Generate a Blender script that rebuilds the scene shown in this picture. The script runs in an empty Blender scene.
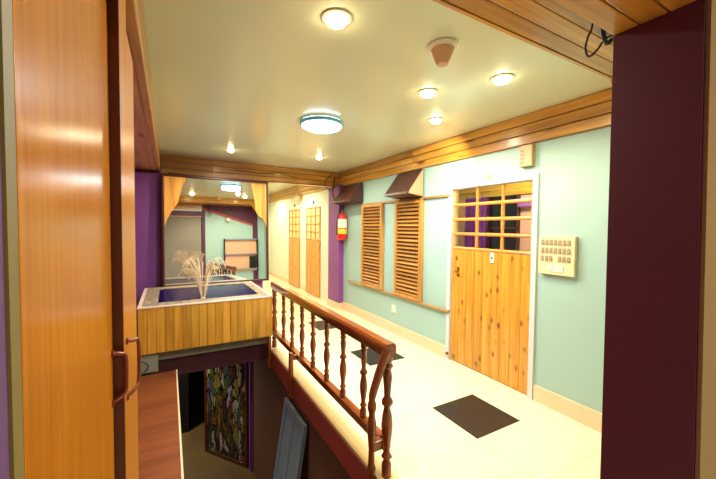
import bpy, bmesh, math, random
from mathutils import Vector, Matrix
random.seed(7)
PI = math.pi
scene = bpy.context.scene
COL = scene.collection

# ------------------------------------------------------------------ colours / materials
def lin(c):
    return tuple(((v/255)/12.92 if v/255 <= .04045 else ((v/255+.055)/1.055)**2.4) for v in c) + (1.0,)

def new_mat(name):
    m = bpy.data.materials.new(name); m.use_nodes = True
    nt = m.node_tree
    return m, nt, nt.nodes['Principled BSDF']

def N(nt, t, **kw):
    n = nt.nodes.new(t)
    for k, v in kw.items():
        if k in n.inputs: n.inputs[k].default_value = v
        else: setattr(n, k, v)
    return n

def plain(name, c, rough=.5, metal=0, var=.06, vscale=6, bump=.0, bscale=60, spec=.5, coat=0, emit=None):
    """solid colour with a soft procedural variation"""
    m, nt, b = new_mat(name)
    L = nt.links
    tc = N(nt, 'ShaderNodeTexCoord')
    nz = N(nt, 'ShaderNodeTexNoise', Scale=vscale, Detail=4.0)
    L.new(tc.outputs['Object'], nz.inputs['Vector'])
    mix = N(nt, 'ShaderNodeMix', data_type='RGBA')
    a = lin(c)
    mix.inputs[6].default_value = tuple(x*(1-var) for x in a[:3])+(1,)
    mix.inputs[7].default_value = tuple(min(1, x*(1+var)) for x in a[:3])+(1,)
    L.new(nz.outputs['Fac'], mix.inputs[0]); L.new(mix.outputs[2], b.inputs['Base Color'])
    b.inputs['Roughness'].default_value = rough; b.inputs['Metallic'].default_value = metal
    b.inputs['Specular IOR Level'].default_value = spec; b.inputs['Coat Weight'].default_value = coat
    if bump:
        n2 = N(nt, 'ShaderNodeTexNoise', Scale=bscale, Detail=3.0)
        L.new(tc.outputs['Object'], n2.inputs['Vector'])
        bp = N(nt, 'ShaderNodeBump', Strength=bump, Distance=.01)
        L.new(n2.outputs['Fac'], bp.inputs['Height']); L.new(bp.outputs['Normal'], b.inputs['Normal'])
    if emit:
        b.inputs['Emission Color'].default_value = lin(emit[0]); b.inputs['Emission Strength'].default_value = emit[1]
    return m

def wood(name, dark, light, axis='x', rough=.32, grain=22, knots=.0, rand=.25, coat=.25, spec=.5, knotc=(92, 36, 12), bump=.08, kscale=(2.2, 9)):
    """pine / veneer: stretched noise grain along axis, knots, brightness per board (island)"""
    m, nt, b = new_mat(name); L = nt.links
    tc = N(nt, 'ShaderNodeTexCoord'); geo = N(nt, 'ShaderNodeNewGeometry')
    i = 'xyz'.index(axis)
    off = N(nt, 'ShaderNodeVectorMath', operation='SCALE'); off.inputs[0].default_value = (17.3, 9.1, 13.7)
    L.new(geo.outputs['Random Per Island'], off.inputs['Scale'])
    add = N(nt, 'ShaderNodeVectorMath', operation='ADD')
    L.new(tc.outputs['Object'], add.inputs[0]); L.new(off.outputs[0], add.inputs[1])
    mp = N(nt, 'ShaderNodeMapping'); s = [grain]*3; s[i] = grain*.055; mp.inputs['Scale'].default_value = s
    L.new(add.outputs[0], mp.inputs['Vector'])
    nz = N(nt, 'ShaderNodeTexNoise', Scale=1.0, Detail=5.0, Distortion=.6); L.new(mp.outputs[0], nz.inputs['Vector'])
    rp = N(nt, 'ShaderNodeValToRGB')
    rp.color_ramp.elements[0].position = .3; rp.color_ramp.elements[0].color = lin(dark)
    rp.color_ramp.elements[1].position = .7; rp.color_ramp.elements[1].color = lin(light)
    L.new(nz.outputs['Fac'], rp.inputs[0]); col = rp.outputs[0]
    if knots:
        mk = N(nt, 'ShaderNodeMapping'); s = [kscale[1]]*3; s[i] = kscale[0]; mk.inputs['Scale'].default_value = s
        L.new(add.outputs[0], mk.inputs['Vector'])
        vo = N(nt, 'ShaderNodeTexVoronoi', Scale=1.0); L.new(mk.outputs[0], vo.inputs['Vector'])
        sp = N(nt, 'ShaderNodeSeparateColor'); L.new(vo.outputs['Color'], sp.inputs[0])
        gt = N(nt, 'ShaderNodeMath', operation='LESS_THAN'); gt.inputs[1].default_value = knots
        L.new(sp.outputs[0], gt.inputs[0])
        kr = N(nt, 'ShaderNodeMapRange'); kr.inputs['From Min'].default_value = .07; kr.inputs['From Max'].default_value = .30
        kr.inputs['To Min'].default_value = .95; kr.inputs['To Max'].default_value = 0
        L.new(vo.outputs['Distance'], kr.inputs['Value'])
        ml = N(nt, 'ShaderNodeMath', operation='MULTIPLY'); L.new(gt.outputs[0], ml.inputs[0]); L.new(kr.outputs[0], ml.inputs[1])
        mx = N(nt, 'ShaderNodeMix', data_type='RGBA'); mx.inputs[7].default_value = lin(knotc)
        L.new(ml.outputs[0], mx.inputs[0]); L.new(col, mx.inputs[6]); col = mx.outputs[2]
    if rand:
        hs = N(nt, 'ShaderNodeHueSaturation')
        mr = N(nt, 'ShaderNodeMapRange'); mr.inputs['To Min'].default_value = 1-rand; mr.inputs['To Max'].default_value = 1+rand*.5
        L.new(geo.outputs['Random Per Island'], mr.inputs['Value']); L.new(mr.outputs[0], hs.inputs['Value'])
        L.new(col, hs.inputs['Color']); col = hs.outputs[0]
    L.new(col, b.inputs['Base Color'])
    b.inputs['Roughness'].default_value = rough; b.inputs['Coat Weight'].default_value = coat; b.inputs['Coat Roughness'].default_value = .15; b.inputs['Specular IOR Level'].default_value = spec
    if bump:
        bp = N(nt, 'ShaderNodeBump', Strength=bump, Distance=.004)
        L.new(nz.outputs['Fac'], bp.inputs['Height']); L.new(bp.outputs['Normal'], b.inputs['Normal'])
    return m

def emitter(name, c, s):
    m, nt, b = new_mat(name)
    b.inputs['Base Color'].default_value = lin(c)
    b.inputs['Emission Color'].default_value = lin(c); b.inputs['Emission Strength'].default_value = s
    return m

def tiles(name, c, seam, size, ox, oy, rough=.28):
    m, nt, b = new_mat(name); L = nt.links
    tc = N(nt, 'ShaderNodeTexCoord')
    mp = N(nt, 'ShaderNodeMapping'); mp.inputs['Location'].default_value = (-ox/size, -oy/size, 0); mp.inputs['Scale'].default_value = (1/size,)*3
    L.new(tc.outputs['Object'], mp.inputs['Vector'])
    br = N(nt, 'ShaderNodeTexBrick'); br.offset = 0; br.squash = 1
    br.inputs['Scale'].default_value = 1; br.inputs['Brick Width'].default_value = 1; br.inputs['Row Height'].default_value = 1
    br.inputs['Mortar Size'].default_value = .007; br.inputs['Mortar Smooth'].default_value = .3
    a = lin(c)
    br.inputs['Color1'].default_value = a; br.inputs['Color2'].default_value = tuple(x*.965 for x in a[:3])+(1,)
    br.inputs['Mortar'].default_value = lin(seam)
    L.new(mp.outputs[0], br.inputs['Vector'])
    nz = N(nt, 'ShaderNodeTexNoise', Scale=5.0, Detail=6.0); L.new(tc.outputs['Object'], nz.inputs['Vector'])
    mr = N(nt, 'ShaderNodeMapRange'); mr.inputs['To Min'].default_value = .93; mr.inputs['To Max'].default_value = 1.05
    L.new(nz.outputs['Fac'], mr.inputs['Value'])
    hs = N(nt, 'ShaderNodeHueSaturation'); L.new(mr.outputs[0], hs.inputs['Value']); L.new(br.outputs['Color'], hs.inputs['Color'])
    L.new(hs.outputs[0], b.inputs['Base Color']); b.inputs['Roughness'].default_value = rough
    return m

def pebble(name):
    m, nt, b = new_mat(name); L = nt.links
    tc = N(nt, 'ShaderNodeTexCoord')
    vo = N(nt, 'ShaderNodeTexVoronoi', Scale=30.0); L.new(tc.outputs['Object'], vo.inputs['Vector'])
    sp = N(nt, 'ShaderNodeSeparateColor'); L.new(vo.outputs['Color'], sp.inputs[0])
    rp = N(nt, 'ShaderNodeValToRGB'); e = rp.color_ramp.elements
    e[0].color = lin((84, 70, 52)); e[0].position = .0
    e[1].color = lin((200, 180, 142)); e[1].position = 1
    k = e.new(.3); k.color = lin((180, 156, 112)); k = e.new(.6); k.color = lin((126, 120, 104))
    L.new(sp.outputs[0], rp.inputs[0])
    v2 = N(nt, 'ShaderNodeTexVoronoi', Scale=30.0, feature='DISTANCE_TO_EDGE'); L.new(tc.outputs['Object'], v2.inputs['Vector'])
    lt = N(nt, 'ShaderNodeMapRange'); lt.inputs['From Max'].default_value = .08; L.new(v2.outputs['Distance'], lt.inputs['Value'])
    mx = N(nt, 'ShaderNodeMix', data_type='RGBA'); mx.inputs[6].default_value = lin((150, 138, 116)); L.new(lt.outputs[0], mx.inputs[0]); L.new(rp.outputs[0], mx.inputs[7])
    L.new(mx.outputs[2], b.inputs['Base Color']); b.inputs['Roughness'].default_value = .35
    return m

def painted_glass(name):
    """a leaded, painted panel: dark lines, ochre, green, violet and pale patches"""
    m, nt, b = new_mat(name); L = nt.links
    tc = N(nt, 'ShaderNodeTexCoord')
    mp = N(nt, 'ShaderNodeMapping'); mp.inputs['Scale'].default_value = (9, 9, 2.6); L.new(tc.outputs['Object'], mp.inputs['Vector'])
    nz = N(nt, 'ShaderNodeTexNoise', Scale=1.0, Detail=3.0, Distortion=.8); L.new(mp.outputs[0], nz.inputs['Vector'])
    wp = N(nt, 'ShaderNodeVectorMath', operation='MULTIPLY_ADD'); wp.inputs[1].default_value = (1.6, 1.6, 1.6)
    L.new(nz.outputs['Color'], wp.inputs[0]); L.new(mp.outputs[0], wp.inputs[2])
    vo = N(nt, 'ShaderNodeTexVoronoi', Scale=1.4); L.new(wp.outputs[0], vo.inputs['Vector'])
    sp = N(nt, 'ShaderNodeSeparateColor'); L.new(vo.outputs['Color'], sp.inputs[0])
    rp = N(nt, 'ShaderNodeValToRGB'); rp.color_ramp.interpolation = 'CONSTANT'; e = rp.color_ramp.elements
    cols = [(190, 160, 70), (130, 104, 66), (226, 214, 220), (112, 120, 60), (226, 210, 150), (84, 120, 136), (160, 112, 66), (70, 60, 52)]
    e[0].color = lin(cols[0]); e[1].position = .12; e[1].color = lin(cols[1])
    for q, c in enumerate(cols[2:]):
        k = e.new(.25+q*.125); k.color = lin(c)
    L.new(sp.outputs[0], rp.inputs[0])
    v2 = N(nt, 'ShaderNodeTexVoronoi', Scale=1.4, feature='DISTANCE_TO_EDGE'); L.new(wp.outputs[0], v2.inputs['Vector'])
    lt = N(nt, 'ShaderNodeMath', operation='LESS_THAN'); lt.inputs[1].default_value = .07; L.new(v2.outputs['Distance'], lt.inputs[0])
    mx = N(nt, 'ShaderNodeMix', data_type='RGBA'); L.new(lt.outputs[0], mx.inputs[0]); L.new(rp.outputs[0], mx.inputs[6]); mx.inputs[7].default_value = lin((22, 18, 16))
    m2 = N(nt, 'ShaderNodeMix', data_type='RGBA', blend_type='MULTIPLY'); m2.inputs[0].default_value = 1.0
    L.new(mx.outputs[2], m2.inputs[6]); L.new(nz.outputs['Color'], m2.inputs[7])
    L.new(m2.outputs[2], b.inputs['Base Color']); b.inputs['Roughness'].default_value = .2
    return m

def clear_glass(name, tint=(235, 245, 242)):
    m, nt, b = new_mat(name); L = nt.links
    out = nt.nodes['Material Output']
    tr = N(nt, 'ShaderNodeBsdfTransparent'); tr.inputs['Color'].default_value = lin(tint)
    gl = N(nt, 'ShaderNodeBsdfGlossy'); gl.inputs['Roughness'].default_value = .03
    fr = N(nt, 'ShaderNodeFresnel'); fr.inputs['IOR'].default_value = 1.4
    ms = N(nt, 'ShaderNodeMixShader'); L.new(fr.outputs[0], ms.inputs[0]); L.new(tr.outputs[0], ms.inputs[1]); L.new(gl.outputs[0], ms.inputs[2])
    L.new(ms.outputs[0], out.inputs['Surface']); nt.nodes.remove(b)
    return m

def jet_mat(name):
    m, nt, b = new_mat(name); L = nt.links
    out = nt.nodes['Material Output']
    tr = N(nt, 'ShaderNodeBsdfTransparent')
    b.inputs['Base Color'].default_value = lin((252, 228, 190)); b.inputs['Roughness'].default_value = .25
    ms = N(nt, 'ShaderNodeMixShader'); ms.inputs[0].default_value = .7
    L.new(tr.outputs[0], ms.inputs[1]); L.new(b.outputs[0], ms.inputs[2]); L.new(ms.outputs[0], out.inputs['Surface'])
    return m

PINE_D, PINE_L = (170, 112, 32), (224, 168, 70)
M = dict(
    pine_x=wood('pine boards along x', PINE_D, PINE_L, 'x', knots=.5, kscale=(2.6, 9)),
    pine_y=wood('pine boards along y', PINE_D, PINE_L, 'y', knots=.5, kscale=(2.6, 9)),
    pine_z=wood('pine boards upright', (186, 122, 34), (224, 166, 62), 'z', knots=.4, rand=.14, kscale=(7, 11)),
    tank_z=wood('honey boards upright', (184, 124, 32), (220, 162, 60), 'z', knots=.12, rand=.25, kscale=(4, 10)),
    pine_frame=wood('pale pine trim', (196, 128, 46), (232, 172, 84), 'z', knots=.1, rand=.1),
    lattice=wood('orange varnished bars', (206, 124, 50), (240, 168, 84), 'y', rand=.1, rough=.25),
    slat=wood('brown louvre slats', (160, 104, 44), (210, 150, 76), 'y', rand=.3),
    slatframe=wood('louvre frame', (170, 116, 50), (212, 158, 80), 'z', rand=.1),
    batten=wood('tan batten', (150, 112, 62), (188, 150, 96), 'y', rand=.1),
    veneer=wood('glossy orange veneer', (176, 108, 16), (198, 128, 28), 'z', rough=.22, grain=60, rand=.0, coat=0, spec=.14, bump=.05),
    veneer_pale=wood('paler veneer', (170, 106, 30), (196, 130, 44), 'z', rough=.28, grain=50, rand=0, coat=0, spec=.15, bump=.05),
    maroon_wood=wood('dark red wood edge', (58, 12, 6), (84, 22, 10), 'z', rough=.35, rand=0),
    rail_y=wood('varnished red brown rail', (124, 56, 14), (168, 88, 28), 'y', rough=.18, rand=.08, coat=.8),
    rail_z=wood('varnished turned wood', (108, 50, 14), (150, 78, 26), 'z', rough=.2, rand=.1, coat=.6),
    post=wood('plain support post wood', (128, 64, 20), (160, 90, 34), 'z', rough=.35, rand=.1),
    landing=wood('red brown laminate', (108, 53, 24), (136, 71, 34), 'x', rough=.45, grain=16, rand=.08, coat=0, spec=.25),
    darkedge=plain('dark brown frame', (84, 36, 16), .35),
    floor=tiles('cream vitrified tile', (240, 225, 190), (214, 194, 154), .4955, 1.970, 1.673),
    ceiling=plain('glossy pale green ceiling paint', (224, 234, 206), .22, var=.02, vscale=1.5, spec=.5),
    teal=plain('pale teal wall paint', (160, 193, 184), .5, var=.03, vscale=3),
    cream_wall=plain('cream wall paint', (220, 224, 206), .5, var=.03, vscale=3),
    purple=plain('purple wall paint', (132, 70, 142), .55, var=.05, vscale=3),
    violet_dim=plain('muted violet wall paint', (98, 62, 122), .6, var=.05),
    plum=plain('deep plum wall paint', (86, 32, 64), .5, var=.06, vscale=3),
    maroon=plain('maroon paint', (168, 72, 62), .55, var=.08, vscale=4),
    beige=plain('beige wall paint', (150, 130, 92), .6, var=.04),
    grey_wall=plain('grey wall paint', (176, 172, 160), .6, var=.04),
    jamb=plain('olive door frame paint', (122, 110, 54), .6, var=.12, vscale=12),
    skirt=plain('cream marble skirting', (226, 202, 164), .3, var=.06, vscale=9),
    sill=plain('cream stone kerb', (218, 194, 140), .35, var=.08, vscale=6),
    concrete=plain('grey plastered concrete', (128, 128, 112), .8, var=.15, vscale=8, bump=.15),
    darkbeam=plain('dark purple brown paint', (66, 28, 40), .6, var=.1),
    lower_wall=plain('dim brown plaster', (108, 72, 50), .75, var=.12),
    lower_floor=plain('worn olive brown concrete floor', (110, 88, 52), .4, var=.3, vscale=2.5),
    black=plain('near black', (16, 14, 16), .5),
    blacktile=plain('black granite', (30, 24, 22), .38, var=.5, vscale=140),
    frame_paint=plain('bluish white frame paint', (206, 208, 212), .45, var=.04),
    mirror=None, mosaic=pebble('pebble mosaic'),
    pinkedge=plain('pinkish stone edge', (222, 196, 180), .4, var=.12, vscale=30),
    blue=plain('navy basin paint', (20, 16, 84), .3, var=.15),
    glass=clear_glass('clear window glass'), jet=jet_mat('falling water'),
    brass=plain('brass', (190, 140, 50), .3, 1),
    copper=plain('copper brown metal', (120, 56, 30), .35, .5),
    white=plain('white plastic', (236, 230, 214), .4, var=.02),
    ivory=plain('ivory plastic', (222, 208, 166), .35, var=.02),
    tan_plastic=plain('tan plastic', (188, 164, 112), .4),
    greyrocker=plain('grey beige rocker', (150, 136, 104), .4, var=.03),  # darkened to stand in for the shadows between the switches
    red=plain('fire red enamel', (206, 34, 22), .25, var=.03, coat=.5),
    yellow=plain('yellow print', (226, 204, 70), .5),
    speaker=plain('dark brown leatherette', (74, 42, 36), .4, var=.2, vscale=30, bump=.1, bscale=120),
    speaker_end_lit=plain('speaker end panel coloured as lit', (204, 154, 116), .5, var=.05),  # lighter than the cabinet: light on the near end put into the colour
    pinkplastic=plain('dusky pink plastic', (214, 172, 136), .45, var=.04),
    curtain=plain('violet curtain cloth', (116, 40, 128), .8, var=.2, vscale=30),
    pinkwall=plain('pink wall paint', (226, 160, 140), .6, var=.03),
    pane_dark=plain('dark blue night pane', (14, 18, 30), .15),
    bluegrey=plain('dull blue grey metal', (128, 150, 172), .5, .1, var=.1, vscale=7),
    painted=painted_glass('painted leaded panel'),
    door_backing=plain('cream board behind lattice', (232, 206, 150), .5),
    warm_em=emitter('warm lamp lens', (255, 226, 170), 45),
    cool_em=emitter('cool lamp diffuser', (205, 240, 255), 9),
    wall_em=emitter('warm shade', (255, 214, 150), 3),
    steel=plain('brushed steel', (170, 168, 160), .35, 1),
    pale_blueframe=plain('pale plate', (220, 200, 130), .4),
    lamp_rim=plain('pale blue lamp rim', (120, 190, 232), .3),
    shelfboard=plain('pale peach shelf board', (226, 172, 136), .5),
)
m, nt, b = new_mat('mirror silver'); b.inputs['Base Color'].default_value = (.86, .88, .86, 1); b.inputs['Metallic'].default_value = 1; b.inputs['Roughness'].default_value = .015
M['mirror'] = m
m, nt, b = new_mat('dark blue water'); b.inputs['Base Color'].default_value = lin((16, 12, 80)); b.inputs['Roughness'].default_value = .12; b.inputs['Specular IOR Level'].default_value = .2
tc = N(nt, 'ShaderNodeTexCoord'); nz = N(nt, 'ShaderNodeTexNoise', Scale=14.0, Detail=2.0); nt.links.new(tc.outputs['Object'], nz.inputs['Vector'])
bp = N(nt, 'ShaderNodeBump', Strength=.25, Distance=.01); nt.links.new(nz.outputs['Fac'], bp.inputs['Height']); nt.links.new(bp.outputs['Normal'], b.inputs['Normal'])
M['water'] = m

# ------------------------------------------------------------------ mesh builder
def woff(o):
    v = Vector((0, 0, 0))
    while o is not None:
        v += o.location; o = o.parent
    return v

class MB:
    def __init__(self): self.bm = bmesh.new()
    def box(self, x0, x1, y0, y1, z0, z1, bev=0.0, mi=0):
        r = bmesh.ops.create_cube(self.bm, size=1.0)
        vs = r['verts']
        for v in vs:
            v.co = Vector(((x0+x1)/2+v.co.x*(x1-x0), (y0+y1)/2+v.co.y*(y1-y0), (z0+z1)/2+v.co.z*(z1-z0)))
        es = list({e for v in vs for e in v.link_edges})
        if mi:
            for f in {f for v in vs for f in v.link_faces}: f.material_index = mi
        if bev: bmesh.ops.bevel(self.bm, geom=es, offset=bev, segments=2, affect='EDGES', profile=.6)
        return self
    def lathe(self, c, prof, seg=16, axis='z', cap=True):
        """prof = [(radius, height)...] about axis through c"""
        rings = []
        for r, h in prof:
            ring = []
            for k in range(seg):
                a = 2*PI*k/seg
                u, v = r*math.cos(a), r*math.sin(a)
                p = {'z': (u, v, h), 'y': (u, h, v), 'x': (h, u, v)}[axis]
                ring.append(self.bm.verts.new(Vector(c)+Vector(p)))
            rings.append(ring)
        fl = axis == 'y'
        for a, b2 in zip(rings, rings[1:]):
            for k in range(seg):
                q = [a[k], a[(k+1) % seg], b2[(k+1) % seg], b2[k]]
                self.bm.faces.new(q)
        if cap:
            self.bm.faces.new(rings[0][::-1]); self.bm.faces.new(rings[-1])
        return self
    def tube(self, pts, r, seg=8, r_end=None, cap=True):
        pts = [Vector(p) for p in pts]; n = len(pts); rings = []
        prev = None
        for i, p in enumerate(pts):
            t = (pts[min(i+1, n-1)]-pts[max(i-1, 0)]).normalized()
            if prev is None:
                up = Vector((0, 0, 1)) if abs(t.z) < .9 else Vector((1, 0, 0))
                a = t.cross(up).normalized()
            else:
                a = (prev-t*prev.dot(t)).normalized()
            prev = a; b2 = t.cross(a)
            rr = r if r_end is None else r+(r_end-r)*i/(n-1)
            rings.append([self.bm.verts.new(p+(a*math.cos(2*PI*k/seg)+b2*math.sin(2*PI*k/seg))*rr) for k in range(seg)])
        for a, b2 in zip(rings, rings[1:]):
            for k in range(seg): self.bm.faces.new([a[k], a[(k+1) % seg], b2[(k+1) % seg], b2[k]])
        if cap:
            self.bm.faces.new(rings[0][::-1]); self.bm.faces.new(rings[-1])
        return self
    def prism(self, poly, axis, a0, a1, bev=0):
        """poly = 2D outline, extruded along axis between a0 and a1"""
        def P(u, v, w): return {'x': (w, u, v), 'y': (u, w, v), 'z': (u, v, w)}[axis]
        A = [self.bm.verts.new(P(u, v, a0)) for u, v in poly]
        B = [self.bm.verts.new(P(u, v, a1)) for u, v in poly]
        n = len(poly); fs = [self.bm.faces.new(A[::-1]), self.bm.faces.new(B)]
        for k in range(n): fs.append(self.bm.faces.new([A[k], A[(k+1) % n], B[(k+1) % n], B[k]]))
        if bev: bmesh.ops.bevel(self.bm, geom=list({e for f in fs for e in f.edges}), offset=bev, segments=2, affect='EDGES')
        return self
    def strip(self, secs):
        """loft of equal-length closed sections (solid)"""
        R = [[self.bm.verts.new(p) for p in s] for s in secs]; n = len(R[0])
        for a, b2 in zip(R, R[1:]):
            for k in range(n): self.bm.faces.new([a[k], a[(k+1) % n], b2[(k+1) % n], b2[k]])
        self.bm.faces.new(R[0][::-1]); self.bm.faces.new(R[-1])
        return self
    def xform(self, mat):
        for v in self.bm.verts: v.co = mat @ v.co
        return self
    def build(self, name, mat, parent=None, smooth=False, loc=None, angle=40):
        bmesh.ops.recalc_face_normals(self.bm, faces=self.bm.faces[:])
        o_ = woff(parent) if parent else Vector(loc or (0, 0, 0))
        for v in self.bm.verts: v.co -= o_
        me = bpy.data.meshes.new(name); self.bm.to_mesh(me); self.bm.free()
        for q in (mat if isinstance(mat, (list, tuple)) else [mat]): me.materials.append(q)
        if smooth:
            me.shade_smooth(); me.set_sharp_from_angle(angle=math.radians(angle))
        o = bpy.data.objects.new(name, me); COL.objects.link(o)
        if parent: o.parent = parent
        elif loc: o.location = loc
        return o

def B(*a, **k): return MB().box(*a, **k)
def empty(name, loc):
    o = bpy.data.objects.new(name, None); o.location = loc; o.empty_display_size = .1; COL.objects.link(o); return o
def tag(o, label, cat, group=None):
    o['label'] = label; o['category'] = cat
    if group: o['group'] = group
    return o
def thing(name, loc, label, cat, group=None): return tag(empty(name, loc), label, cat, group)
def struct(name, mb, mat, **k):
    o = mb.build(name, mat, **k); o['kind'] = 'structure'; return o
def copy_tree(o, parent=None):
    c = o.copy(); COL.objects.link(c); c.parent = parent
    for ch in [x for x in bpy.data.objects if x.parent == o]: copy_tree(ch, c)
    return c
def spline(pts, n=8):
    """catmull-rom through points"""
    P = [Vector(p) for p in pts]; P = [2*P[0]-P[1]]+P+[2*P[-1]-P[-2]]; out = []
    for i in range(1, len(P)-2):
        for k in range(n):
            t = k/n; a, b2, c, d = P[i-1:i+3]
            out.append(.5*((2*b2)+(c-a)*t+(2*a-5*b2+4*c-d)*t*t+(-a+3*b2-3*c+d)*t**3))
    out.append(P[-2]); return out
def planks_beam(mb, axis, a0, a1, across, across_dir, bev=.006, joints=()):
    """boards running along axis; across = list of (u0,u1,v0,v1) cross-section rects"""
    cuts = [a0]+list(joints)+[a1]
    us = [u for c in across for u in c[:2]]; vs_ = [v for c in across for v in c[2:]]
    uc = (min(us)+max(us))/2; bk = (uc-.012, uc+.012, a0+.01, a1-.01) if axis == 'y' else (a0+.01, a1-.01, uc-.012, uc+.012)
    mb.box(*bk, min(vs_)+.01, max(vs_)-.005, mi=1)
    for (u0, u1, v0, v1) in across:
        for c0, c1 in zip(cuts, cuts[1:]):
            if axis == 'y': mb.box(u0, u1, c0, c1-.001, v0, v1, bev)
            else: mb.box(c0, c1-.001, u0, u1, v0, v1, bev)
    return mb

H = 2.60; XW = 2.88
# ================================================================== SETTING
# floors
struct('floor', B(1.10, 2.98, .5, 11.2, -.19, 0), M['floor'])
struct('floor_room', B(-1.7, 4.0, -2.6, .5, -.19, 0), M['floor'])
struct('floor_landing', B(-1.7, .055, .5, 4.05, -.11, 0), M['landing'])
struct('trim_11', B(.055, .068, .5, 4.06, -.11, .002), M['skirt'])               # pale nosing of the landing
struct('floor_behind', B(-1.7, 1.09, 4.16, 5.95, .10, .20), M['concrete'])       # slab the tank sits on
struct('trim_12', B(-1.7, 1.095, 4.2, 4.4, -.115, .10), M['darkbeam'])           # beam under that slab
struct('floor_far', B(1.09, 1.099, 4.2, 5.95, -.19, 0), M['sill'])
# ceiling
struct('ceiling', B(-.10, 2.98, .9, 11.2, H, H+.1), M['ceiling'])
struct('ceiling_left', B(-1.7, -.10, .5, 5.95, 2.33, 2.4), M['pine_y'])
struct('ceiling_room', B(-1.7, 4.0, -2.6, .5, H, H+.1), M['beige'])
# right wall with door hole
Y0d, Y1d = 1.85, 2.90
mb = B(XW, 2.98, .5, Y0d, 0, H); mb.box(XW, 2.98, Y1d, 11.2, 0, H); mb.box(XW, 2.98, Y0d, Y1d, 2.03, H)
struct('wall_right', mb, M['teal'])
struct('wall_right_far', B(2.872, 2.88, 6.14, 11.2, 0, 2.33), M['cream_wall'])
struct('wall_pier', B(2.78, 2.88, 5.66, 6.14, 0, 2.34), M['purple'])
struct('wall_far', B(1.3, 2.98, 10.95, 11.1, 0, H), M['cream_wall'])
struct('wall_back', B(-1.7, 1.34, 5.555, 5.83, .2, 2.283), M['purple'])
struct('wall_back_upper', B(-1.7, 1.34, 5.85, 5.97, .2, 2.6), M['purple'])
struct('wall_back_right', B(1.18, 1.30, 5.97, 11.0, 0, H), M['cream_wall'])
struct('wall_left', B(-1.8, -1.7, -2.6, 5.97, -2.4, H), M['purple'])
# front wall with the doorway the camera looks through
XC = 1.11; HD = 2.12
mb = MB().strip([[(XC, .277, 0), (2.98, .277, 0), (2.98, .487, 0), (XC, .487, 0)], [(XC, .318, H), (2.98, .318, H), (2.98, .5, H), (XC, .5, H)]]); mb.box(-1.7, -.14, .29, .33, 0, H); mb.box(-.14, XC, .29, .50, HD, H)
struct('wall_front', mb, M['plum'])
struct('wall_front_room', MB().strip([[(XC+.006, .267, 0), (2.98, .267, 0), (2.98, .276, 0), (XC+.006, .276, 0)], [(XC+.006, .308, H), (2.98, .308, H), (2.98, .317, H), (XC+.006, .317, H)]]), M['beige'])
struct('wall_room_back', B(-1.7, 4.0, -2.7, -2.6, 0, H), M['grey_wall'])
struct('wall_room_right', B(2.98, 3.1, -2.6, .5, 0, H), M['beige'])
# corridor side of the front wall (seen in the mirror)
struct('wall_alcove', MB().prism([(1.19, 0), (2.52, 0), (2.52, 1.87), (1.19, 2.29)], 'y', .50, .506), M['teal'])
struct('wall_alcove_corner', B(2.68, 2.88, .50, .506, 0, 2.2), M['teal'])
struct('trim_13', MB().prism([(1.12, 2.30), (2.52, 1.86), (2.52, 1.92), (1.12, 2.37)], 'y', .50, .53), M['maroon'])
struct('trim_17', B(.20, 1.10, .501, .56, 2.30, 2.44, .004), M['pine_x'])
struct('trim_18', B(.20, 1.10, .501, .57, 2.25, 2.298, .004), M['frame_paint'])
# beams
def rows3(u0, u1): return [(u0, u1, 2.325+.0925*k, 2.325+.0925*(k+1)-.006) for k in range(3)]
struct('trim_1', planks_beam(MB(), 'y', 1.04, 10.95, rows3(2.85, 2.90), 'z', joints=(3.6, 5.84, 8.1)), [M['pine_y'], M['black']])   # right beam
struct('trim_2', planks_beam(MB(), 'x', -.09, 2.85, rows3(5.84, 6.0), 'z', joints=(.62,)), [M['pine_x'], M['black']])                 # cross beam
struct('trim_3', planks_beam(MB(), 'y', 1.04, 5.84, rows3(-.14, -.095), 'z', joints=(2.7,)), [M['pine_y'], M['black']])               # left beam
mb = MB()
for k in range(6): mb.box(-.09, 2.88, .5+.088*k, .5+.088*(k+1)-.004, 2.45, 2.6, .004)
struct('trim_4', mb, M['pine_x'])                                                                                        # front beam soffit boards
wv = [(-.09, 2.6), (-.09, 2.447), (2.30, 2.447), (2.36, 2.41), (2.42, 2.33), (2.48, 2.25), (2.55, 2.19), (2.6, 2.175), (2.70, 2.165), (2.88, 2.17), (2.88, 2.6)]
struct('trim_5', MB().prism(wv, 'y', 1.028, 1.045), M['pine_x'])                                                         # wavy fascia
mb = MB()
for k in range(3): mb.box(-.10, XC, .315+.062*k, .315+.062*k+.058, HD-.018, HD-.001, .003)
struct('trim_6', mb, M['pine_x'])                                                                                        # boards under the lintel
# skirtings, kerb
mb = B(2.862, 2.88, .5, Y0d-.03, 0, .145); mb.box(2.862, 2.88, Y1d+.03, 5.66, 0, .145); mb.box(2.765, 2.78, 5.65, 6.14, 0, .12); mb.box(2.855, 2.872, 7.62, 8.02, 0, .10)
mb.box(2.855, 2.872, 8.93, 10.95, 0, .1); mb.box(2.78, 2.87, 5.645, 5.66, 0, .12)
struct('baseboard_right', mb, M['skirt'])
struct('trim_7', B(1.095, 1.215, .5, 4.14, 0, .025, .004), M['sill'])
struct('trim_8', B(1.092, 1.10, .5, 4.2, -.19, -.002), M['maroon'])
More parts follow.
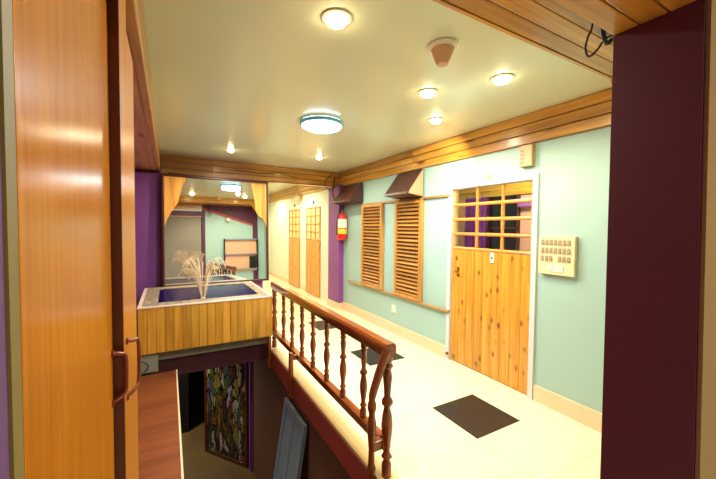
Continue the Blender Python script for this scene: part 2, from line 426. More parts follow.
# lower level
ZL = -2.3
struct('floor_lower', B(-1.7, 3.0, .9, 9.0, ZL-.1, ZL), M['lower_floor'])
struct('wall_lower_right', B(1.13, 1.25, .9, 5.30, ZL, -.19), M['lower_wall'])
struct('trim_9', B(1.08, 1.26, 5.30, 5.38, ZL, -.12), M['purple'])
struct('wall_lower_front', B(-1.7, 1.13, .8, .9, ZL, -.19), M['lower_wall'])
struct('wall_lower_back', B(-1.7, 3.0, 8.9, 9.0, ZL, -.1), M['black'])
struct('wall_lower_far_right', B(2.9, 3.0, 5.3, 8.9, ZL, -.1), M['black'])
struct('ceiling_lower', B(-1.7, 1.09, 5.95, 9.0, -.1, -.01), M['darkbeam'])
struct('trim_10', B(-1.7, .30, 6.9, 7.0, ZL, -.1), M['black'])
# room behind the main door
struct('floor_bedroom', B(2.98, 5.0, 1.2, 4.9, -.1, 0), M['floor'])
struct('ceiling_bedroom', B(2.98, 5.0, 1.2, 4.9, 2.5, 2.6), M['ceiling'])
struct('wall_bedroom_back', B(4.85, 5.0, 1.2, 4.9, 0, 2.5), M['pinkwall'])
mb = B(2.98, 4.85, 4.8, 4.9, 0, 2.5); mb.box(2.98, 4.85, 1.2, 1.3, 0, 2.5); struct('wall_bedroom_side', mb, M['cream_wall'])
mb = MB()
for k in range(4): mb.box(4.80, 4.85, 1.3, 4.8, 2.095+.1*k, 2.19+.1*k, .004)
struct('trim_14', mb, M['pine_y'])

# ================================================================== DOORS
def plank_door(name, y0, y1, xf, zt, zs, nplank, cols, rows, frame=True, backing=None, detail=True):
    """frame front face at xf; leaf set back; planks below zs, lattice between zs and zt"""
    root = empty(name, (xf, (y0+y1)/2, 0)); root['kind'] = 'structure'
    fw = .085 if frame else .03
    if frame:
        mb = B(xf-.02, XW+.1, y0, y0+.05, 0, zt+.05, .004); mb.box(xf-.02, XW+.1, y1-.05, y1, 0, zt+.05, .004); mb.box(xf-.02, XW+.1, y0+.0505, y1-.0505, zt, zt+.05, .002)
        mb.build('door_frame', M['frame_paint'], root)
        a0, a1 = y0+.052, y1-.052
    else: a0, a1 = y0, y1
    x0, x1 = xf+.012, xf+.045
    if not frame: x0, x1 = xf-.03, xf
    mb = MB(); w = (a1-a0)/nplank
    for k in range(nplank): mb.box(x0, x1, a0+w*k+.001, a0+w*(k+1)-.001, .012, zs, .004)
    mb.build('plank_panel', M['pine_z'], root)
    mb = MB(); bw = .038 if detail else .03
    for k in range(cols+1):
        yc = a0+bw/2+(a1-a0-bw)*k/cols
        mb.lathe(((x0+x1)/2, yc, 0), [(bw/2*.95, zs), (bw/2*.8, zs+(zt-zs)*.33), (bw/2, zs+(zt-zs)*.5), (bw/2*.8, zs+(zt-zs)*.8), (bw/2*.95, zt)], 8)
    for k in range(rows+1):
        zc = zs+bw/2+(zt-zs-bw)*k/rows
        if k == rows and detail: continue
        mb.lathe(((x0+x1)/2, 0, zc), [(bw/2, a0), (bw/2, a1)], 10, axis='y')
    mb.build('lattice', M['lattice'], root, smooth=True)
    if backing: B(x1-.006, x1-.001, a0+.005, a1-.005, zs, zt).build('backing_panel', M[backing], root)
    else: B(x1-.008, x1-.004, a0+.005, a1-.005, zs+.01, zt-.005).build('window_pane', M['glass'], root)
    return root, x0, a0, a1
d1, dx, a0, a1 = plank_door('door_1', 1.83, 2.93, XW, 2.0, 1.305, 9, 3, 4)
lp = B(dx-.008, dx, 2.295, 2.345, 1.20, 1.305, .004).build('lock_plate', M['white'], d1); 
MB().lathe((dx-.009, 2.32, 1.25), [(.011, -.003), (.011, .006)], 12, axis='x').build('keyhole', M['black'], lp)
h = B(dx-.006, dx, 2.765, 2.80, 1.0, 1.11, .003).build('handle_plate', M['brass'], d1)
MB().tube([(dx-.003, 2.785, 1.055), (dx-.05, 2.785, 1.055), (dx-.055, 2.76, 1.055), (dx-.055, 2.69, 1.052)], .009, 8).build('lever', M['brass'], h, smooth=True)
MB().lathe((2.855, 2.895, .075), [(.012, -.02), (.016, -.01), (.012, .012)], 10, axis='x').build('door_stop', M['copper'], d1, smooth=True)
plank_door('door_2', 6.75, 7.57, 2.872, 2.0, 1.25, 6, 3, 4, frame=False, backing='door_backing', detail=False)
plank_door('door_3', 8.06, 8.88, 2.872, 2.0, 1.25, 6, 3, 4, frame=False, backing='door_backing', detail=False)

# closet double door on the left, its casing and handles
XL = -.105
struct('wall_closet', B(-.60, XL-.03, .36, 1.21, 0, 2.32), M['veneer_pale'])
mb = B(XL-.03, XL+.002, .36, 1.21, 2.02, 2.32, .003)
struct('trim_15', mb, M['veneer_pale'])
struct('trim_16', B(XL-.02, XL, .348, .368, 0, 2.45), M['jamb'])
struct('wall_passage', B(-.3, XL-.002, -2.6, .347, 0, H), M['violet_dim'])
d = empty('door_4', (XL, .37, 0)); d['kind'] = 'structure'
B(XL-.03, XL,   .370, .862, .01, 2.0, .001).build('leaf', M['veneer'], d)
def dhandle(parent, x, y, z0, z1, out, dy):
    pts = [(x-.004, y, z1), (x+out*.6, y+dy*.4, z1-.006), (x+out, y+dy, z1-.02), (x+out, y+dy, z0+.02), (x+out*.6, y+dy*.4, z0+.006), (x-.004, y, z0)]
    mb = MB().tube(spline(pts, 6), .0042, 8)
    mb.lathe((x, y, z0), [(.008, -.002), (.007, .004)], 12, axis='x'); mb.lathe((x, y, z1), [(.008, -.002), (.007, .004)], 12, axis='x')
    return mb.build('handle', M['copper'], parent, smooth=True)
dhandle(d, XL, .845, 1.180, 1.285, .022, .02)
d = empty('door_5', (XL, .872, 0)); d['kind'] = 'structure'
B(XL-.03, -.087, .876, 1.205, .01, 2.03, .003).build('leaf', M['veneer_pale'], d)
B(XL-.028, -.0865, .868, .876, .01, 2.03).build('edge_strip', M['maroon_wood'], d)
dhandle(d, -.087, .92, 1.155, 1.285, .02, .05)

# ================================================================== BACK: FOUNTAIN TANK + MIRROR
TX0, TX1, TY0, TY1, TZ0, TZ1 = -.285, 1.105, 4.08, 5.36, .205, .685
t = thing('fountain_basin', ((TX0+TX1)/2, TY0, TZ0), 'raised fountain basin clad in honey wood boards with dark blue water', 'fountain')
mb = MB(); n = 17; w = (TX1-TX0)/n
for k in range(n): mb.box(TX0+w*k, TX0+w*(k+1)-.002, TY0, TY0+.03, TZ0, TZ1, .004)
nl = 14; wl = (TY1-TY0-.03)/nl
for k in range(nl):
    for xa in (TX0, TX1-.03): mb.box(xa, xa+.03, TY0+.03+wl*k, TY0+.03+wl*(k+1)-.002, TZ0, TZ1, .003)
mb.build('cladding', M['tank_z'], t)
B(TX0+.03, TX1-.03, TY0+.03, TY1-.0, TZ0+.01, .52).build('basin_floor', M['blue'], t)
mb = MB(); IX0, IX1, IY0, IY1 = -.11, .98, 4.28, 5.2
for (x0, x1, y0, y1) in ((TX0+.031, TX1-.031, TY0+.031, IY0), (TX0+.031, TX1-.031, IY1, TY1), (TX0+.031, IX0, IY0, IY1), (IX1, TX1-.031, IY0, IY1)):
    mb.box(x0, x1, y0, y1, .521, .70)
mb.build('mosaic_rim', M['mosaic'], t)
mb = B(TX0-.006, TX1+.006, TY0-.008, TY0+.034, TZ1+.001, .702, .004); mb.box(TX1-.03, TX1+.006, TY0+.035, TY1, TZ1+.001, .701, .004); mb.box(TX0-.006, TX0+.03, TY0+.035, TY1, TZ1+.001, .701, .004)
mb.build('stone_edge', M['pinkedge'], t)
B(IX0+.001, IX1-.001, IY0+.001, IY1-.001, .522, .692).build('water', M['water'], t)
mb = MB()
bx, by, bz = .35, 4.37, .692
for k in range(44):
    a = random.uniform(0, 2*PI); sp = random.uniform(.10, .46); hh = random.uniform(.34, .50)
    dxv, dyv = math.cos(a)*sp, math.sin(a)*sp*.22
    end = random.uniform(.58, .80) if abs(dxv) > .15 else random.uniform(.46, .62)
    pts = []
    for q in range(15):
        s_ = end*q/14
        pts.append((bx+math.cos(a)*.02+dxv*s_, by+math.sin(a)*.02+dyv*s_, bz+4*hh*s_*(1-s_)))
    mb.tube(pts, .0014, 5, r_end=.0050)
mb.lathe((bx, by, bz), [(.035, -.01), (.03, .004), (.012, .01)], 14)
jets = mb.build('water_jets', M['jet'], t, smooth=True); jets['kind'] = 'stuff'

# mirror plane: leans back slightly and is turned a little
yaw, tilt = math.radians(1.6), math.radians(1.685)
nrm = Vector((math.sin(yaw)*math.cos(tilt), -math.cos(yaw)*math.cos(tilt), math.sin(tilt)))
ux = Vector((math.cos(yaw), math.sin(yaw), 0)); uz = ux.cross(-nrm).normalized()
if uz.z < 0: uz = -uz
p0 = Vector((.7, 5.46, .75))
# plane coordinates: u along ux, v along uz, w towards viewer (nrm)
MP = Matrix((( ux.x, nrm.x, uz.x, p0.x), (ux.y, nrm.y, uz.y, p0.y), (ux.z, nrm.z, uz.z, p0.z), (0, 0, 0, 1)))
def MMB(): return MB()
def mbuild(mb, name, mat, parent, **k): return mb.xform(MP).build(name, mat, parent, **k)
u0, u1, v0, v1 = -.77, .706, -.066, 1.502
mir = thing('wall_mirror', (.7, 5.46, .70), 'large wood framed mirror leaning behind the fountain basin', 'mirror')
mbuild(B(u0+.01, u1-.01, -.006, .0, v0+.01, v1-.01), 'mirror_glass', M['mirror'], mir)
mb = MB()
fw = .03
mb.box(u0-.01, u0+fw*.6, -.03, .02, v0, v1, .004); mb.box(u1-fw*.7, u1+.012, -.03, .02, v0, v1, .004)
mb.box(u0-.01, u1+.012, -.03, .02, v1-.004, v1+.035, .004); mb.box(u0-.01, u1+.012, -.03, .02, v0-.012, v0+.022, .004)
mbuild(mb, 'frame', M['darkedge'], mir)
mbuild(B(u0, u1, -.03, -.012, v0, v1), 'back_board', M['post'], mir)
# corner valances
lv = [(u0+.02, 1.495), (u0+.30, 1.495), (u0+.245, 1.36), (u0+.19, 1.13), (u0+.11, 1.0), (u0+.05, .88), (u0+.02, .78)]
mbuild(MB().prism(lv, 'y', .002, .016), 'corner_valance', M['pine_frame'], mir)
rv = [(u1-.02, 1.495), (u1-.27, 1.495), (u1-.235, 1.36), (u1-.20, 1.18), (u1-.19, 1.05), (u1-.15, .97), (u1-.085, .93), (u1-.045, .86), (u1-.02, .80)]
mbuild(MB().prism(rv, 'y', .002, .016), 'corner_valance', M['pine_frame'], mir)

# pale block and thin cable under the tank's left end
tag(B(-.27, -.11, 4.10, 4.155, -.0, .19, .006).build('support_block', M['concrete'], loc=None), 'pale grey block under the left end of the fountain basin', 'block')

# ================================================================== RAILING
RX = 1.155
r = thing('stair_railing', (RX, 1.66, 0), 'varnished turned wood railing along the cream tiled corridor', 'railing')
mb = MB().prism([(RX-.028, .768), (RX+.028, .768), (RX+.040, .80), (RX+.040, .838), (RX+.028, .854), (RX-.028, .854), (RX-.040, .838), (RX-.040, .80)], 'y', 1.635, 4.22)
mb.build('handrail', M['rail_y'], r, smooth=True, angle=30)
B(RX-.028, RX+.028, 1.66, 4.22, .19, .25, .006).build('bottom_rail', M['rail_y'], r)
def baluster(name, x, y, z0, z1, R, mat='rail_z'):
    h_ = z1-z0
    prof = [(.85, 0), (.85, .10), (.55, .13), (.95, .16), (.6, .19), (.55, .22), (.95, .36), (1.0, .42), (.8, .50), (.55, .56), (.98, .585), (.98, .61), (.55, .64), (.62, .70), (.82, .80), (.6, .86), (.95, .885), (.6, .91), (.85, .93), (.85, 1)]
    return MB().lathe((x, y, 0), [(R*a, z0+h_*b_) for a, b_ in prof], 14).build(name, M[mat], r, smooth=True, angle=50)
for y in (3.79, 3.48, 3.17, 2.876, 2.568, 2.262, 1.952): baluster('baluster', RX, y, .248, .772, .027)
baluster('newel_post', RX, 1.665, .025, .80, .036)
baluster('newel_post', RX, 4.18, .025, .772, .036)
# outer posts fixed to the slab edge
def outer(y, z0, z1, w=.028):
    mb = B(1.055, 1.091, y-w, y+w, z0, z1, .006)
    mb.box(1.07, RX-.02, y-w*.8, y+w*.8, .195, .245, .004)
    return mb.build('support_post', M['post'], r)
outer(3.27, -.19, .27); B(1.055, 1.091, 4.085, 4.14, -.19, .195, .006).build('support_post', M['post'], r)
X2 = 1.082
prof = [(.026, -.45), (.026, .02), (.018, .05), (.028, .08), (.02, .11), (.018, .2), (.027, .30), (.028, .36), (.018, .42), (.027, .45), (.027, .48), (.02, .50), (.022, .53)]
MB().lathe((X2-.015, 1.70, 0), prof, 14).build('support_post', M['rail_z'], r, smooth=True, angle=50)
MB().tube([(X2-.015, 1.70, .52), (X2-.008, 1.695, .56), (X2+.02, 1.68, .67), (RX-.02, 1.655, .79), (RX-.01, 1.65, .82)], .023, 12, r_end=.03).build('slanted_brace', M['rail_z'], r, smooth=True)
B(X2-.02, RX+.01, 1.675, 1.725, .19, .25, .006).build('link_block', M['post'], r)

# ================================================================== RIGHT WALL ITEMS
# louvre shutters
def shutter(y0, y1, label):
    z0, z1 = .59, 1.92
    s = thing('louvre_shutter', (XW, (y0+y1)/2, z0), label, 'shutter', 'louvre shutters on the teal wall')
    mb = B(2.825, 2.878, y0, y0+.05, z0, z1, .004); mb.box(2.825, 2.878, y1-.05, y1, z0, z1, .004)
    mb.box(2.825, 2.878, y0+.05, y1-.05, z0, z0+.04, .004); mb.box(2.825, 2.878, y0+.05, y1-.05, z1-.04, z1, .004)
    mb.build('frame', M['slatframe'], s)
    B(2.868, 2.878, y0+.05, y1-.05, z0+.04, z1-.04).build('back_panel', M['darkedge'], s)
    mb = MB(); n = 24; p = (z1-z0-.08)/n
    for k in range(n):
        zc = z0+.04+p*(k+.5)
        poly = [(2.828, zc-.014), (2.832, zc-.020), (2.868, zc+.010), (2.866, zc+.017)]
        mb.prism(poly, 'y', y0+.051, y1-.051)
    mb.build('louvre_slats', M['slat'], s)
    return s
shutter(3.37, 3.955, 'louvred wooden shutter nearest the plank door, under the lit speaker')
shutter(4.295, 4.91, 'louvred wooden shutter farther along the teal wall, nearer the fire extinguisher')
tag(B(2.85, 2.879, 2.89, 4.93, 1.922, 1.95, .004).build('wall_batten', M['batten']), 'upper thin tan batten running along the shutter tops', 'batten', 'battens holding the shutters')
tag(B(2.838, 2.879, 2.88, 5.40, .558, .588, .004).build('wall_batten', M['batten']), 'lower thin tan batten running under the shutters', 'batten', 'battens holding the shutters')
# wedge speakers
def speaker(y0, y1, label, em='speaker_end_lit'):
    s = thing('wall_speaker', (XW, (y0+y1)/2, 1.95), label, 'speaker', 'wedge speakers high on the wall')
    poly = [(2.852, 2.318), (2.62, 2.01), (2.612, 1.985), (2.852, 1.953)]
    MB().prism(poly, 'y', y0+.012, y1-.012, bev=.006).build('cabinet', M['speaker'], s)
    q = [(2.849, 2.305), (2.628, 2.008), (2.622, 1.99), (2.849, 1.96)]
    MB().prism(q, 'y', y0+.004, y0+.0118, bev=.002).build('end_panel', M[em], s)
    MB().prism(q, 'y', y1-.0118, y1-.004, bev=.002).build('end_panel', M['speaker'], s)
    B(2.852, 2.879, y0+.08, y1-.08, 1.955, 2.31, .004).build('wall_bracket', M['black'], s)
speaker(3.37, 3.93, 'brown wedge-shaped wall speaker with its lit end painted tan, nearest the plank door')
speaker(4.92, 5.63, 'dark brown wedge-shaped wall speaker beside the purple pier', 'speaker')
# fire extinguisher
fx, fy = 2.795, 5.535
e = thing('fire_extinguisher', (fx, fy, 1.24), 'red fire extinguisher hanging on the purple pier', 'fire extinguisher')
R = .098
MB().lathe((fx, fy, 0), [(.0, 1.245), (.07, 1.245), (R, 1.27), (R, 1.66), (.085, 1.70), (.05, 1.72), (.025, 1.735), (.02, 1.75)], 24, cap=False).build('cylinder', M['red'], e, smooth=True)
mb = MB()
def sleeve(z0, z1, a0_, a1_, rr, mat, nm):
    mb = MB(); secs = []
    n_ = 12
    for k in range(n_+1):
        a = a0_+(a1_-a0_)*k/n_; c, s_ = math.cos(a), math.sin(a)
        secs.append([(fx+rr*c, fy+rr*s_, z0), (fx+(rr+.0015)*c, fy+(rr+.0015)*s_, z0), (fx+(rr+.0015)*c, fy+(rr+.0015)*s_, z1), (fx+rr*c, fy+rr*s_, z1)])
    return mb.strip(secs).build(nm, M[mat], e, smooth=True)
sleeve(1.47, 1.63, math.radians(190), math.radians(310), R+.0006, 'white', 'label')
sleeve(1.36, 1.455, math.radians(190), math.radians(310), R+.0006, 'yellow', 'label')
mb = MB().lathe((fx, fy, 0), [(.022, 1.738), (.022, 1.77), (.014, 1.775), (.014, 1.80)], 12); mb.build('valve', M['brass'], e, smooth=True)
mb = B(fx-.075, fx+.02, fy-.012, fy+.012, 1.80, 1.812, .003); mb.box(fx-.07, fx+.015, fy-.01, fy+.01, 1.775, 1.785, .003); mb.build('squeeze_lever', M['black'], e)
MB().tube(spline([(fx-.02, fy, 1.755), (fx-.08, fy-.03, 1.74), (fx-.115, fy-.03, 1.62), (fx-.115, fy-.02, 1.45), (fx-.11, fy-.01, 1.34)], 6), .009, 8).build('hose', M['black'], e, smooth=True)
B(fx-.01, fx+.03, fy+.095, 5.645, 1.60, 1.70, .003).build('hanging_bracket', M['steel'], e)
e.location = Vector(e.location)+Vector((-.015, 0, .07))
# power socket
s = thing('wall_socket', (XW, 4.0, .36), 'small white socket low on the teal wall under the shutters', 'socket')
B(2.868, 2.879, 3.955, 4.055, .31, .415, .004).build('face_plate', M['white'], s)
for dy, dz in ((0, .02), (-.016, -.012), (.016, -.012)): MB().lathe((2.8675, 4.005+dy, .365+dz), [(.006, -.001), (.006, .003)], 8, axis='x').build('pin_hole', M['greyrocker'], s)
# switchboard
s = thing('switchboard', (XW, 1.64, 1.16), 'large ivory switchboard with rows of switches right of the plank door', 'switchboard')
B(2.835, 2.879, 1.49, 1.79, 1.165, 1.495, .006).build('box', M['ivory'], s)
def rocker(y, z):
    mb = MB().prism([(2.835, z-.022), (2.826, z-.020), (2.831, z+.020), (2.835, z+.022)], 'y', y-.0115, y+.0115)
    mb.build('switch_rocker', M['greyrocker'], s)
for zr in (1.44, 1.372):
    for k in range(7): rocker(1.755-.0365*k, zr)
for k in (0, 1, 2, 4, 5, 6): rocker(1.755-.0365*k, 1.303)
so = B(2.830, 2.835, 1.575, 1.70, 1.193, 1.245, .003).build('socket_outlet', M['white'], s)
for dy, dz in ((.03, .01), (.018, -.008), (.042, -.008)): MB().lathe((2.8295, 1.6+dy+.03, 1.22+dz), [(.005, -.001), (.005, .002)], 8, axis='x').build('pin_hole', M['black'], so)
# chime box above the door and name plate
s = thing('door_chime', (XW, 1.93, 2.12), 'ivory chime box above the right corner of the plank door', 'chime box')
B(2.83, 2.881, 1.875, 2.0, 2.12, 2.315, .008).build('case', M['tan_plastic'], s)
mb = MB()
for k in range(4): mb.box(2.826, 2.83, 1.955, 1.99, 2.15+.035*k, 2.168+.035*k, .001)
mb.build('grille', M['greyrocker'], s)
B(2.872, 2.879, 2.33, 2.41, 2.065, 2.11, .002).build('number_plate', M['pale_blueframe'])
tag(bpy.data.objects['number_plate'], 'small brass-coloured plate above the middle of the plank door', 'plate')
for i, (y, lab) in enumerate(((7.16, 'tiny dark plate above the nearer plank door of the far corridor'), (8.47, 'tiny dark plate above the farthest plank door of the corridor'))):
    tag(B(2.866, 2.8725, y-.05, y+.05, 2.07, 2.14, .002).build('number_plate', M['black']), lab, 'plate')
# wall lamp in the far corridor
s = thing('wall_lamp', (2.87, 7.98, 2.18), 'small glowing wall lamp under the beam between the two far doors', 'lamp')
MB().lathe((2.80, 7.98, 0), [(.10, 2.20), (.075, 2.31)], 18, cap=False).build('lamp_shade', M['pinkplastic'], s, smooth=True)
MB().lathe((2.80, 7.98, 0), [(.0, 2.21), (.035, 2.22), (.04, 2.25), (.025, 2.29), (0, 2.30)], 12, cap=False).build('bulb', M['wall_em'], s, smooth=True)
MB().tube([(2.872, 7.98, 2.30), (2.80, 7.98, 2.30)], .01, 8).build('arm', M['brass'], s)

# black granite inlay squares
for (x0, x1, y0, y1, lab) in ((1.970, 2.462, 1.673, 2.160, 'black square floor tile in front of the plank door, nearest and largest'),
                              (1.955, 2.445, 3.165, 3.65, 'black square floor tile seen just past the railing end, middle of the row'),
                              (1.955, 2.445, 4.62, 5.10, 'black square floor tile seen between the balusters, farthest down the corridor')):
    tag(B(x0, x1, y0, y1, 0, .003, .001).build('floor_tile', M['blacktile']), lab, 'floor tile', 'black tiles set in the cream floor')

# ================================================================== CEILING LIGHTS
def add_light(kind, name, loc, power, color, parent=None, **k):
    l = bpy.data.lights.new(name, kind); l.energy = power; l.color = color
    for a, v in k.items(): setattr(l, a, v)
    o = bpy.data.objects.new(name, l); COL.objects.link(o)
    if parent: o.parent = parent; o.location = Vector(loc)-woff(parent)
    else: o.location = loc
    return o
WARM = (1.0, .86, .62); COOL = (.80, .93, 1.0)
def downlight(x, y, label, power, rad=.055):
    t = thing('downlight', (x, y, H), label, 'downlight', 'downlights in the pale ceiling')
    MB().lathe((x, y, 0), [(rad*.8, H-.001), (rad*1.35, H-.001), (rad*1.4, H-.006), (rad*1.1, H-.012), (rad*.9, H-.010), (rad*.8, H-.001)], 24, cap=False).build('trim_ring', M['white'], t, smooth=True)
    MB().lathe((x, y, 0), [(0, H-.003), (rad*.95, H-.003), (rad*.93, H-.016), (rad*.75, H-.03), (rad*.4, H-.038), (0, H-.04)], 20, cap=False).build('lens', M['warm_em'], t, smooth=True)
    add_light('SPOT', 'light_source', (x, y, H-.045), power, WARM, t, spot_size=math.radians(165), spot_blend=.6, shadow_soft_size=.04)
    return t
P = 62
downlight(.746, 1.561, 'glaring ceiling downlight nearest the left, at the top of the photo', P)
downlight(2.033, 1.587, 'glaring ceiling downlight rightmost, just beyond the front beam', P)
downlight(1.754, 2.035, 'ceiling downlight beyond the smoke detector, nearer of the close pair', P)
dl = downlight(2.26, 2.50, 'ceiling downlight beyond the smoke detector, closer to the teal wall', P)
sp_ = add_light('SPOT', 'light_source', (2.26, 2.50, H-.045), 85, WARM, dl, spot_size=math.radians(80), spot_blend=.8, shadow_soft_size=.03)
sp_.rotation_euler = (Vector((2.26, 2.50, H))-Vector((2.88, 3.15, 2.15))).to_track_quat('Z', 'Y').to_euler()
downlight(.755, 4.906, 'small ceiling downlight before the mirror and cross beam', P*1.3, .045)
downlight(1.975, 4.719, 'small ceiling downlight beyond the round lamp, near the far end', P*1.2, .045)
cl = thing('ceiling_lamp', (1.345, 3.15, H), 'round white glowing ceiling lamp with a bluish rim', 'ceiling lamp')
MB().lathe((1.345, 3.15, 0), [(.20, H-.001), (.215, H-.01), (.215, H-.03), (.20, H-.04)], 36, cap=False).build('rim', M['lamp_rim'], cl, smooth=True)
MB().lathe((1.345, 3.15, 0), [(.200, H-.035), (.19, H-.055), (.14, H-.075), (.07, H-.085), (0, H-.088)], 36, cap=False).build('diffuser', M['cool_em'], cl, smooth=True)
lo = add_light('AREA', 'light_source', (1.345, 3.15, H-.095), 45, COOL, cl, shape='DISK', size=.38)
# far corridor lights
for y, nm in ((7.4, 'nearer'), (9.6, 'farther')):
    downlight(2.1, y, 'downlight in the far corridor ceiling past the cross beam, %s one' % nm, 125, .045)
# smoke detector
t = thing('smoke_detector', (1.385, 1.485, H), 'dusky pink cone-shaped smoke detector on the ceiling', 'smoke detector')
MB().lathe((1.385, 1.485, 0), [(.0, H-.0005), (.085, H-.001), (.09, H-.01), (.08, H-.022), (.0, H-.024)], 28, cap=False).build('base', M['white'], t, smooth=True)
MB().lathe((1.385, 1.485, 0), [(.066, H-.024), (.060, H-.04), (.045, H-.085), (.032, H-.108), (.0, H-.112)], 24, cap=False).build('cone', M['pinkplastic'], t, smooth=True)
# unseen lamps added to light the spaces off the corridor
def fill_lamp(x, y, z, label, power, color, size=.2, point=False):
    t = thing('ceiling_lamp', (x, y, z), label, 'ceiling lamp')
    MB().lathe((x, y, 0), [(.12, z-.001), (.12, z-.02), (.10, z-.05), (.0, z-.06)], 24, cap=False).build('shade', M['wall_em'], t, smooth=True)
    if point: return add_light('POINT', 'light_source', (x, y, z-.12), power, color, t, shadow_soft_size=.08)
    return add_light('AREA', 'light_source', (x, y, z-.07), power, color, t, shape='DISK', size=size)
fill_lamp(1.5, -1.2, H, 'added unseen lamp on the ceiling of the room behind the doorway', 40, (1, .86, .62))  # added to light the column and the left panel
fill_lamp(4.0, 2.9, 2.5, 'added unseen lamp brightening the room behind the plank door', 75, (1, .88, .72), point=True)  # added so the view through the lattice is bright
fill_lamp(-.4, 6.4, -.1, 'added unseen lamp brightening the lower level behind the stairwell', 24, (1, .9, .7))  # added to brighten the lower level

fill_lamp(-.5, 2.7, -.11, 'added unseen fill lamp under the red brown wooden landing', 9, (1, .9, .7))  # added to light the leaning panel and the lower right wall
# ================================================================== CABLES
def cable(pts, rr, label, mat='black'):
    return tag(MB().tube(spline(pts, 8), rr, 6).build('cable', M[mat], smooth=True), label, 'cable')
cable([(.0, 5.42, 2.285), (.5, 5.43, 2.272), (.95, 5.44, 2.268), (1.4, 5.45, 2.275), (1.9, 5.62, 2.30), (2.3, 5.75, 2.315), (2.56, 5.8, 2.325)], .008, 'thin black cable strung along the top of the mirror')
cable([(2.76, 5.82, 2.5), (2.72, 5.78, 2.36), (2.68, 5.74, 2.2), (2.70, 5.70, 2.08), (2.76, 5.64, 2.02), (2.80, 5.60, 2.06)], .010, 'thick dark cable looping off the cross beam beside the far speaker')
cable([(2.72, 5.825, 2.56), (2.60, 5.82, 2.46), (2.56, 5.81, 2.34), (2.66, 5.81, 2.25), (2.76, 5.80, 2.33)], .007, 'dark cable coil on the right end of the cross beam')
cable([(.95, 5.836, 2.47), (1.4, 5.836, 2.455), (1.75, 5.836, 2.49), (2.05, 5.836, 2.41)], .005, 'slim wire sagging across the face of the cross beam')
cable([(1.262, .62, 2.456), (1.245, .62, 2.25), (1.215, .62, 2.185), (1.204, .62, 2.145), (1.228, .62, 2.127), (1.28, .62, 2.165), (1.33, .62, 2.215), (1.345, .58, 2.22), (1.30, .502, 2.20)], .0035, 'loose wire loop hanging from the front beam beside the plum wall')
cable([(1.27, .60, 2.46), (1.265, .60, 2.27), (1.268, .60, 2.21), (1.295, .60, 2.18), (1.325, .60, 2.20)], .007, 'thick dark wire stub in the knot above the plum wall corner')
cable([(1.325, .59, 2.456), (1.315, .59, 2.27), (1.335, .58, 2.20), (1.335, .54, 2.14), (1.30, .503, 2.10)], .005, 'short dark wire hanging against the top edge of the plum wall')
cable([(-.23, 4.085, -.005+.02), (-.2, 4.06, .10), (-.3, 4.0, .20), (-.38, 3.9, .30)], .005, 'thin dark cable hanging by the pale block under the basin')

# ================================================================== ROOM BEHIND PLANK DOOR
def curtain(y0, y1, x, z0, z1, label):
    n_ = 40; sec = []
    mb = MB(); fr, bk = [], []
    for k in range(n_+1):
        y = y0+(y1-y0)*k/n_; dx_ = .025*math.sin(k*1.15)
        fr.append((x+dx_, y)); bk.append((x+dx_+.006, y))
    mb.prism(fr+bk[::-1], 'z', z0, z1)
    return tag(mb.build('curtain', M['curtain'], smooth=True, angle=60), label, 'curtain')
curtain(3.93, 4.42, 4.72, .1, 2.09, 'violet curtain seen through the left panes of the plank door')
tag(B(4.74, 4.849, 2.9, 3.36, 1.89, 1.975, .004).build('wall_shelf', M['purple']), 'narrow violet shelf on the pink wall behind the right panes of the door lattice', 'shelf')
w = struct('window_1', B(4.80, 4.849, 3.38, 3.95, .9, 2.085, .004), M['pane_dark'])
mb = MB()
for y in (3.375, 3.65, 3.92): mb.box(4.785, 4.80, y, y+.03, .9, 2.085)
mb.box(4.785, 4.80, 3.375, 3.95, 1.55, 1.58)
mb.build('window_frame', M['darkedge'], w)

# ================================================================== SEEN IN THE MIRROR: shelf standing in for the staircase by the front wall
s = thing('stair_stand_in', (2.18, .51, .5), 'peach-backed open shelf standing in for the staircase, seen in the mirror', 'shelf')
B(1.70, 2.62, .507, .525, .50, 1.46, .002).build('back_panel', M['shelfboard'], s)
for z in (.55, 1.0, 1.44): B(1.69, 2.63, .526, .60, z, z+.03, .003).build('shelf_board', M['bluegrey'], s)
B(1.675, 1.699, .507, .61, .50, 1.47, .003).build('side_panel', M['pane_dark'], s)
B(2.63, 2.654, .507, .61, .50, 1.47, .003).build('side_panel', M['pane_dark'], s)
tag(B(2.40, 2.60, .53, .597, .585, .95, .02).build('bag', M['black']), 'black bag on the lower board of the shelf reflected in the mirror', 'bag')
s = thing('wall_lantern', (1.80, .54, 1.98), 'small white lantern on the front wall, seen in the mirror', 'lamp')
MB().lathe((1.80, .57, 0), [(.02, 1.97), (.05, 1.99), (.055, 2.04), (.03, 2.08)], 14).build('globe', M['white'], s, smooth=True)
B(1.785, 1.815, .531, .57, 1.96, 1.98).build('bracket', M['black'], s)

# ================================================================== LOWER LEVEL
# painted leaf, hinged at the purple jamb, swung open
A = Vector((1.07, 5.40)); Bq = Vector((.52, 6.16)); dv = (Bq-A); ln = dv.length; dv.normalize()
ang = math.atan2(dv.y, dv.x)
RT = Matrix.Translation((A.x, A.y, 0)) @ Matrix.Rotation(ang, 4, 'Z')
t = empty('door_6', (A.x, A.y, ZL)); t['kind'] = 'structure'
B(.04, ln-.04, -.012, .012, ZL+.06, -.18).xform(RT).build('painted_panel', M['painted'], t)
mb = B(0, .04, -.02, .02, ZL+.01, -.14, .003); mb.box(ln-.04, ln, -.02, .02, ZL+.01, -.14, .003); mb.box(.04, ln-.04, -.02, .02, ZL+.01, ZL+.06, .003)
mb.xform(RT).build('leaf_frame', M['darkedge'], t)
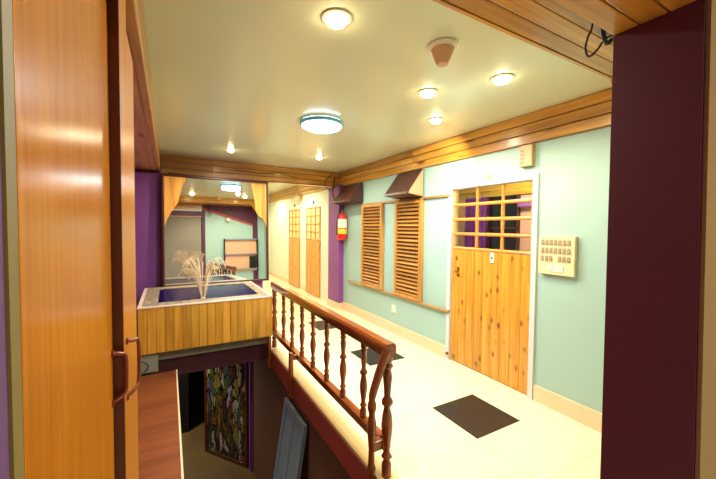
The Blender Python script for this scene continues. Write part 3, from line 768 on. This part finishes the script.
# blue grey framed panel leaning on the lower wall
t = thing('leaning_panel', (.95, 3.4, ZL), 'dull blue grey framed panel leaning against the wall below the railing', 'panel')
P0, P1 = Vector((.80, 3.2, ZL)), Vector((1.10, 3.2, -.30))
up = (P1-P0).normalized(); sd = Vector((0, 1, 0)); nn = sd.cross(up).normalized()
LM = Matrix(((sd.x, nn.x, up.x, P0.x), (sd.y, nn.y, up.y, P0.y), (sd.z, nn.z, up.z, P0.z), (0, 0, 0, 1)))
Lh = (P1-P0).length
mb = B(-.30, -.24, -.02, .02, 0, Lh, .004); mb.box(.24, .30, -.02, .02, 0, Lh, .004); mb.box(-.24, .24, -.02, .02, Lh-.06, Lh, .004); mb.box(-.24, .24, -.02, .02, 0, .08, .004); mb.box(-.02, .03, -.02, .02, .08, Lh-.06, .004); mb.box(-.24, .24, -.021, .021, 1.15, 1.2, .003)
mb.xform(LM).build('frame', M['bluegrey'], t)
B(-.24, .24, -.006, .006, .08, Lh-.06).xform(LM).build('sheet', M['bluegrey'], t)

# ================================================================== CAMERA, WORLD, VIEW
cam = bpy.data.cameras.new('camera'); co = bpy.data.objects.new('camera', cam); COL.objects.link(co); scene.camera = co
yw, pt, rl = math.radians(29.403), math.radians(2.05), math.radians(.559)
f = Vector((math.sin(yw)*math.cos(pt), math.cos(yw)*math.cos(pt), -math.sin(pt)))
rt = Vector((math.cos(yw), -math.sin(yw), 0)); up_ = rt.cross(f)
r2 = math.cos(rl)*rt+math.sin(rl)*up_; u2 = -math.sin(rl)*rt+math.cos(rl)*up_
co.matrix_world = Matrix(((r2.x, u2.x, -f.x, 0), (r2.y, u2.y, -f.y, 0), (r2.z, u2.z, -f.z, 1.55), (0, 0, 0, 1)))
cam.sensor_fit = 'HORIZONTAL'; cam.sensor_width = 36; cam.lens = 336.19/716*36; cam.clip_start = .02
w = bpy.data.worlds.new('world'); scene.world = w; w.use_nodes = True
w.node_tree.nodes['Background'].inputs[0].default_value = lin((60, 50, 40)); w.node_tree.nodes['Background'].inputs[1].default_value = .05
vs = scene.view_settings
vs.view_transform = 'Standard'; vs.look = 'None'; vs.gamma = 1; vs.use_curve_mapping = False; vs.exposure = .42
